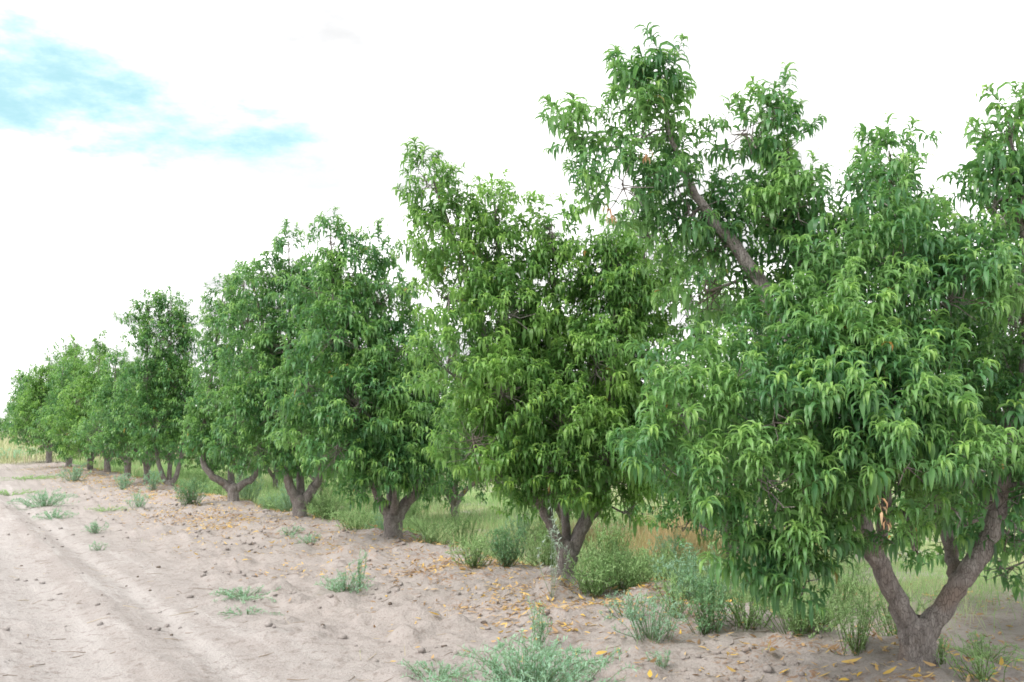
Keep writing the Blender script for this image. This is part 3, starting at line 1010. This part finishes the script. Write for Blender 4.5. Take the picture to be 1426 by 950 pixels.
# distant trees on the horizon
for q, (px, Yd, k, rz, sc) in enumerate([(-40, 230, 0, 1.0, 1.35), (-8, 215, 1, 2.0, 1.15), (14, 225, 3, 0.3, 1.25), (40, 235, 2, 4.0, 1.2)]):
    pt = at(px, 600, Yd)
    place_kind(k, pt[:2], rz, sc, 'small dark far-off tree on the horizon beyond the dry grass field', 'far-off trees on the horizon')

# ------------------------------------------------------------------ weeds
def weed(px, py, hgt, rad, n, mat, label, upright=0.5, leaf=0.035, name='weed', seed=0, xyz=None, group='weeds on the dirt'):
    rng = np.random.default_rng(seed * 7 + int(px) * 13 + int(py))
    base = on_ground(px, py) if xyz is None else np.array(xyz)
    root = bpy.data.objects.new(name, None)
    COL.objects.link(root)
    root.location = base
    st, lf = Pile(), Pile()
    for k in range(n):
        az = rng.uniform(0, 2 * pi)
        lean = rng.uniform(0, 1) ** 0.7
        r0 = rad * 0.6 * lean * rng.random()
        tip = np.array([cos(az) * rad * lean, sin(az) * rad * lean, hgt * (1 - (1 - upright) * lean ** 2) * rng.uniform(0.4, 1.05)])
        b0 = np.array([cos(az) * r0, sin(az) * r0, 0.0])
        b0[2] = H(base[:2] + b0[:2]) - base[2] - 0.01
        tip[2] += H(base[:2] + tip[:2]) - base[2]
        mid = b0 * 0.45 + tip * 0.55 + np.array([0, 0, 0.12 * hgt]) + 0.11 * rng.normal(size=3) * hgt
        sp_ = spline([b0, mid, tip], 5)
        V, Q = tube(sp_, np.linspace(0.0035, 0.0012, len(sp_)), 3)
        st.add(V, Q, -1.0, 0.5)
        ln = np.linalg.norm(np.diff(sp_, axis=0), axis=1).sum()
        m_ = max(6, int(ln / leaf * 3.3))
        tt = rng.uniform(0.12, 1.0, m_) * (len(sp_) - 1)
        i0 = np.minimum(tt.astype(int), len(sp_) - 2)
        pb_ = sp_[i0] + (sp_[i0 + 1] - sp_[i0]) * (tt - i0)[:, None]
        dv = rng.normal(size=(m_, 3)) + np.array([0, 0, 0.5])
        ll = leaf * rng.uniform(0.6, 1.3, m_)
        V, Q, kk = leaf_strips(pb_, dv, ll, ll * rng.uniform(0.16, 0.3, m_), rng.uniform(0.0, 0.35, m_), 2, False, rng)
        yg = np.clip(tt / len(sp_) - 0.55, 0, 1) * 1.2
        lf.add(V, Q, np.repeat(yg, kk), np.repeat(rng.random(m_), kk))
    s_ = link('stems', st.mesh('stems', mat), root)
    s_['kind'] = 'stuff'
    f_ = link('foliage', lf.mesh('foliage', mat), root)
    f_['kind'] = 'stuff'
    tag(root, label, 'weed', group)
    return root


# (px, py, height, radius, stems, material, label, upright, leaf)
WEEDS = [
    (735, 968, .36, .74, 170, M_WEED, 'large grey-green bushy weed spreading over the dirt by a yellow leaf heap', .45, .035),
    (748, 905, .40, .12, 16, M_WEED, 'single grey-green upright weed rising behind the large bushy one', .9, .035),
    (610, 945, .10, .40, 40, M_WEED, 'thin low grey-green weed trailing beside the large bushy one', .4, .026),
    (480, 822, .26, .34, 55, M_WEED, 'grey-green weed with an upright tuft, alone on the dirt bank', .35, .035),
    (500, 818, .42, .10, 10, M_WEED, 'upright sprig growing out of the lone weed on the dirt bank', .95, .035),
    (338, 832, .10, .42, 55, M_WEED, 'flat sprawling weed beside the wheel track', .3, .03),
    (345, 855, .05, .35, 26, M_WEED, 'thin flat creeping weed in front of the sprawling one', .3, .025),
    (134, 742, .20, .28, 30, M_WEED, 'small grey weed tuft at the edge of the wheel track', .5, .04),
    (138, 766, .16, .16, 14, M_WEED, 'tiny grey weed tuft alone at the edge of the wheel track', .6, .035),
    (62, 705, .42, .85, 90, M_WEED, 'wide grey-green weed clump at the lane edge', .4, .05),
    (75, 722, .22, .5, 40, M_WEED, 'low grey weed in front of the wide clump at the lane edge', .4, .045),
    (103, 668, .6, .6, 60, M_WEED, 'tall grey-green weed standing on the dirt before the far trunks', .6, .06),
    (265, 703, .62, .42, 80, M_WEEDD, 'dark blue-green weed tuft standing under the low hanging branches', .75, .05),
    (193, 704, .40, .35, 30, M_WEED, 'loose grey-green weed on the bank near the tuft under low branches', .6, .05),
    (170, 683, .55, .35, 40, M_WEED, 'grey-green weed leaning on a tree trunk', .7, .06),
    (213, 684, .60, .30, 40, M_WEED, 'grey-green weed hiding the foot of a tree trunk', .8, .06),
    (985, 882, .52, .27, 48, M_WEEDD, 'dark green leafy upright weed on the bank by the wide-armed tree', .9, .05),
    (905, 890, .42, .36, 50, M_WEED, 'loose grey-green weed beside the dark leafy upright one', .6, .03),
    (940, 860, .40, .26, 40, M_WEEDG, 'mid-green weed just behind the dark leafy upright one', .8, .03),
    (875, 860, .22, .30, 24, M_WEED, 'thin grey weed on the bank near a forked trunk', .6, .03),
    (1040, 872, .42, .42, 60, M_WEEDG, 'feathery green weed under the hanging leaves of the wide-armed tree', .7, .032),
    (1110, 885, .40, .42, 60, M_WEEDG, 'low feathery green weed under the hanging leaves of the wide-armed tree', .7, .032),
    (1192, 908, .50, .24, 30, M_WEEDG, 'tall slim green weed beside the thick squat trunk', .9, .032),
    (925, 930, .12, .22, 16, M_WEED, 'small sparse grey weed on the bank among fallen leaves', .5, .028),
    (705, 790, .50, .26, 60, M_WEEDD, 'blue-green leafy weed growing in the grass near a forked trunk', .9, .045),
    (830, 825, .42, .34, 80, M_WEEDG, 'bushy green weed growing at the foot of a forked trunk', .7, .035),
    (870, 822, .46, .40, 80, M_WEEDG, 'second bushy green weed, a step beyond the forked trunk', .7, .035),
    (660, 790, .40, .40, 70, M_WEEDG, 'soft green weed mound in the grass behind the bank', .7, .035),
    (1370, 948, .22, .30, 24, M_WEEDG, 'sparse yellow-green weed on dirt behind the thick squat trunk', .7, .03),
    (1310, 925, .20, .16, 14, M_WEEDG, 'little dry-green weed touching the thick squat trunk', .8, .03),
    (405, 745, .16, .30, 22, M_WEED, 'small grey weed on the bank below the slender-V tree', .5, .04),
    (430, 757, .14, .30, 20, M_WEED, 'small thin weed on the bank between straight and slender-V trunks', .5, .04),
    (15, 690, .15, .9, 40, M_WEEDG, 'flat green weed strip across the far dirt lane', .4, .05),
    (40, 668, .16, 1.2, 50, M_WEEDG, 'flat yellow-green weed strip beyond the wide clump', .4, .06),
    (150, 712, .10, .6, 26, M_WEEDG, 'low flat green weed on the dirt beside the lane', .4, .045),
    (100, 640, .6, 1.4, 60, M_WEEDG, 'green weed thicket by the last trunks of the row', .6, .09),
    (20, 640, .8, 2.0, 80, M_WEED, 'pale green tall weed bank at the end of the lane', .7, .1),
]
for q, (px, py, hg, rd, n, mt, lb, up, lf_) in enumerate(WEEDS):
    weed(px, py, hg, rd, n, mt, lb, up, lf_, seed=q)
# more green weed tufts scattered through the grass behind the bank
wr = np.random.default_rng(4242)
protos_w = []
for q in range(5):
    protos_w.append([weed(0, q, (.55, .45, .6, .4, .7)[q], (.42, .5, .4, .55, .35)[q], 60, (M_WEEDG, M_WEEDG, M_WEED, M_WEEDG, M_WEEDG)[q],
                          'feathery green weed tuft among the grass behind the bank', .7, .034, seed=60 + q, xyz=(0, 0, H((0, 0))), group='weed tufts among the grass behind the bank'), False])
for q in range(44):
    aw = 0.8 + 26 * wr.random() ** 1.4
    pw2 = wr.choice([wr.uniform(0.25, 0.8), wr.uniform(0.8, 3.6)])
    if min(np.hypot(*(world_xy(aw, pw2) - f)) for f in FRONT) < 0.45:
        continue
    src = protos_w[q % 5]
    o = copy_tree(src[0]) if src[1] else src[0]
    src[1] = True
    xy_ = world_xy(aw, pw2)
    o.location = (xy_[0], xy_[1], H(xy_))
    o.rotation_euler = (0, 0, wr.uniform(0, 6.28))
    k_ = wr.uniform(0.7, 1.25)
    o.scale = (k_, k_, k_ * wr.uniform(0.8, 1.15))
# pale tall stem in front of the second trunk
weed(768, 818, 0.95, 0.10, 6, M_WEEDS, 'pale silvery tall weed standing against the forked trunk', 0.98, 0.045, seed=77)

# ------------------------------------------------------------------ grass behind the bank, dry grass, far field
def blades(name, a_rng, p_rng, n, hgt, mat, label, seed, dens=None, wide=0.006, chance_lo=0.0, chance_hi=1.0, curve=0.25):
    rng = np.random.default_rng(seed)
    a = a_rng[0] + (a_rng[1] - a_rng[0]) * rng.random(n) ** 1.5
    p = rng.uniform(p_rng[0], p_rng[1], n)
    xy = world_xy(a, 0 * a) + p[:, None] * PERP
    if dens is not None:
        keep = rng.random(n) < dens(a, p, xy)
        a, p, xy = a[keep], p[keep], xy[keep]
    n = len(a)
    z = height(xy[:, 0], xy[:, 1]) - 0.01
    base = np.column_stack([xy, z])
    d0 = rng.normal(size=(n, 3)) * 0.42 + np.array([0, 0, 1.0])
    clump = np.clip(0.75 + 1.5 * fbm(xy[:, 0] * 1.1, xy[:, 1] * 1.1, seed + 3, 3), 0.35, 1.5)
    ln = hgt * rng.uniform(0.4, 1.1, n) * clump
    dist = np.hypot(xy[:, 0], xy[:, 1])
    V, Q, k = leaf_strips(base, d0, ln, wide * rng.uniform(0.7, 1.4, n) * np.maximum(1, dist / 14), rng.uniform(0.05, curve * 2, n), 2, False, rng, 0.5)
    hue = np.clip(0.5 + 1.3 * fbm(xy[:, 0] * 0.8, xy[:, 1] * 0.8, seed + 9, 3) + 0.2 * rng.normal(size=n), 0, 1)
    ch = np.repeat(chance_lo + (chance_hi - chance_lo) * hue, k)
    me = mesh_np(name, V, Q, mat, {'chance': ch})
    o = link(name, me)
    tag(o, label, 'grass', kind='stuff')
    return o


def dens_basin(a, p, xy):
    patch = 0.5 + 1.6 * fbm(xy[:, 0] * 0.6, xy[:, 1] * 0.6, 71, 3)
    edge_ = sstep(p + 0.35 * fbm(xy[:, 0] * 1.7, xy[:, 1] * 1.7, 81, 2), 0.15, 0.75)
    near = 0.05 + 0.95 * sstep(a + 0.15 * p + 0.8 * fbm(xy[:, 0] * 0.9, xy[:, 1] * 0.9, 133, 2), 2.2, 4.4)
    return np.clip((0.45 + patch) * edge_ * near, 0, 1)


blades('grass', (-3, 62), (0.1, 9.5), 92000, 0.48, M_GRASS, 'soft green grass growing between the two tree rows', 5, dens_basin)
strawc = on_ground(905, 775)
sa, sp2 = ap(strawc)
blades('dry_grass', (sa - 1.0, sa + 3.0), (sp2 - 0.3, sp2 + 3.2), 4200, 0.85, M_STRAW, 'tall straw-coloured dry grass between the big tree and forked trunk', 6, None, 0.006, 0.3, 1.0, .1)
blades('sparse_grass', (-5, 60), (-3.4, 0.6), 6000, 0.09, M_GRASS, 'short sparse grass sprouts on the dirt bank', 8,
       lambda a, p, xy: np.clip(2.2 * fbm(xy[:, 0] * 0.9, xy[:, 1] * 0.9, 91, 3) - 0.15, 0, 1), 0.005, 0.2, 1.0)
blades('field_grass', (54, 150), (-14, 30), 16000, 0.95, M_FIELD, 'tall pale dry grass field beyond the end of the orchard', 7, None, 0.012, 0.0, 1.0, .1)

# ------------------------------------------------------------------ fallen leaves and clods
def litter_leaves(xy, rng, size):
    n = len(xy)
    z = height(xy[:, 0], xy[:, 1]) + 0.006 + 0.012 * rng.random(n)
    base = np.column_stack([xy, z])
    az = rng.uniform(0, 2 * pi, n)
    d0 = np.column_stack([np.cos(az), np.sin(az), rng.uniform(-0.1, 0.45, n)])
    ln = size * rng.uniform(0.6, 1.25, n)
    return leaf_strips(base, d0, ln, ln * rng.uniform(0.22, 0.34, n), rng.uniform(-0.35, 0.45, n), 3, False, rng)


rng = np.random.default_rng(55)
n = 70000
a = -6 + 52 * rng.random(n) ** 1.3
p = rng.normal(-0.55, 0.95, n)
xy = T1 + a[:, None] * ROW + p[:, None] * PERP
d = np.clip(2.2 * (fbm(xy[:, 0] * 0.8, xy[:, 1] * 0.8, 101, 3) + 0.35 * fbm(xy[:, 0] * 4, xy[:, 1] * 4, 103, 2)) - 0.03, 0.0, 0.7) + 0.085
d = d + 0.5 * np.exp(-((p - 0.55) / 0.25) ** 2) * (a > 3)
heap = on_ground(775, 868)
d = d + 0.6 * np.exp(-((xy[:, 0] - heap[0]) ** 2 + (xy[:, 1] - heap[1]) ** 2) / 0.12)
a[-2500:] = rng.uniform(-4, 5, 2500)
p[-2500:] = rng.uniform(0.4, 5.5, 2500)
xy[-2500:] = T1 + a[-2500:, None] * ROW + p[-2500:, None] * PERP
d[-2500:] = np.clip(0.3 + 2.0 * fbm(xy[-2500:, 0] * 0.9, xy[-2500:, 1] * 0.9, 107, 3), 0, 1)
keep = (rng.random(n) < d) & (p > -2.9) & (p < 5.5)
xy = xy[keep]
V, Q, k = litter_leaves(xy, rng, 0.074)
hue = np.clip(0.40 + 0.9 * fbm(xy[:, 0] * 0.9, xy[:, 1] * 0.9, 111, 2) + 0.30 * rng.normal(size=len(xy)), 0, 1)
lit = link('fallen_leaves', mesh_np('fallen_leaves', V, Q, M_LITTER, {'chance': np.repeat(hue, k)}))
tag(lit, 'scattered orange and yellow fallen peach leaves littering the dirt bank', 'leaf litter', kind='stuff')

spots = [on_ground(x, y) for x, y in ((1085, 941), (1172, 926), (1342, 946), (1078, 909), (940, 876), (985, 943), (1230, 944), (1140, 947),
                                       (612, 857), (735, 893), (862, 905), (905, 947), (1015, 915), (800, 880), (830, 915), (1395, 930))]
for q, s in enumerate(spots):
    r2 = np.random.default_rng(900 + q)
    V, Q, k = litter_leaves(s[None, :2], r2, 0.125)
    V = V - s
    fl = link('fallen_leaf', mesh_np('fallen_leaf', V, Q, M_LITTER, {'chance': np.full(len(V), r2.uniform(0.62, 0.85))}), None, s + np.array([0, 0, 0.008]))
    tag(fl, 'single bright yellow fallen leaf lying on the dirt', 'leaf', 'bright yellow leaves lying on the dirt')


def lump(rng, r, rings=5, sides=7):
    V, Q = [], []
    off = rng.normal(0, 0.18, (rings, sides))
    sx, sy, sz = rng.uniform(0.8, 1.3), rng.uniform(0.7, 1.1), rng.uniform(0.5, 0.8)
    for i in range(rings):
        ph = pi * (i + 0.02) / (rings - 1 + 0.04)
        for j in range(sides):
            th = 2 * pi * j / sides
            rr = r * (1 + (off[i, j] if 0 < i < rings - 1 else 0))
            V.append((rr * sin(ph) * cos(th) * sx, rr * sin(ph) * sin(th) * sy, rr * cos(ph) * sz))
    for i in range(rings - 1):
        for j in range(sides):
            j2 = (j + 1) % sides
            Q.append((i * sides + j, (i + 1) * sides + j, (i + 1) * sides + j2, i * sides + j2))
    return np.array(V), np.array(Q)


# dirt clods crumbled along the bank
pile = Pile()
n = 14000
a = -6 + 32 * rng.random(n) ** 1.5
p = rng.normal(-1.0, 1.2, n)
xy = T1 + a[:, None] * ROW + p[:, None] * PERP
p[:1200] = rng.uniform(-6.0, -2.6, 1200)
xy[:1200] = T1 + a[:1200, None] * ROW + p[:1200, None] * PERP
ok = (p > -6.0) & (p < 0.9) & (rng.random(n) < np.clip(0.25 + 2.5 * fbm(xy[:, 0] * 1.2, xy[:, 1] * 1.2, 121, 3), 0, 1))
xy = xy[ok]
zz = height(xy[:, 0], xy[:, 1])
protos = [lump(rng, 1.0, 4, 5) for _ in range(12)]
for (x, y), z in zip(xy, zz):
    r_ = 0.006 + 0.034 * rng.random() ** 4
    V, Q = protos[rng.integers(12)]
    an = rng.uniform(0, 6.28)
    R_ = np.array([[cos(an), -sin(an), 0], [sin(an), cos(an), 0], [0, 0, 1]])
    pile.add(V @ R_.T * r_ + np.array([x, y, z + r_ * 0.2]), Q)
cl = link('dirt_clods', pile.mesh('dirt_clods', M_DIRT))
tag(cl, 'small crumbled pale dirt clods along the bank', 'dirt clods', kind='stuff')

# dark dried fruit and clods lying on the lane
for q, (x, y, r_) in enumerate([(30, 789, .022), (221, 791, .024), (192, 804, .018), (209, 823, .016), (239, 885, .014), (281, 801, .014), (449, 872, .022),
                               (543, 842, .022), (618, 901, .018), (674, 869, .03), (142, 829, .012), (176, 817, .015)]):
    s = on_ground(x, y)
    V, Q = lump(np.random.default_rng(700 + q), r_, 6, 8)
    o = link('dried_fruit', mesh_np('dried_fruit', V, Q, M_CLOD), None, s + np.array([0, 0, r_ * 0.35]))
    tag(o, 'small dark shrivelled fruit lying on the pale dirt', 'fruit', 'dark shrivelled fruit on the pale dirt')

# dry twigs and straw bits dropped on the dirt
tp_ = Pile()
for q in range(420):
    aq, pq = -4 + 26 * rng.random() ** 1.4, rng.uniform(-5.6, 0.7)
    c0 = world_xy(aq, pq)
    an, ln = rng.uniform(0, 6.28), rng.uniform(0.05, 0.22)
    pts_ = []
    for f_ in (-0.5, 0.0, 0.5):
        x_, y_ = c0[0] + cos(an) * ln * f_ + rng.normal(0, 0.006), c0[1] + sin(an) * ln * f_ + rng.normal(0, 0.006)
        pts_.append((x_, y_, H((x_, y_)) + 0.004))
    V, Q = tube(pts_, [0.0035, 0.003, 0.0015], 3)
    tp_.add(V, Q, 0, rng.random())
dt = link('dry_twigs', tp_.mesh('dry_twigs', plain_leaf('dry_twig', [(0.0, (0.16, 0.12, 0.09)), (0.6, (0.34, 0.27, 0.20)), (1.0, (0.52, 0.44, 0.32))], 0.0, 0.9)))
tag(dt, 'thin dry twigs and straw bits strewn over the pale dirt', 'twigs', kind='stuff')
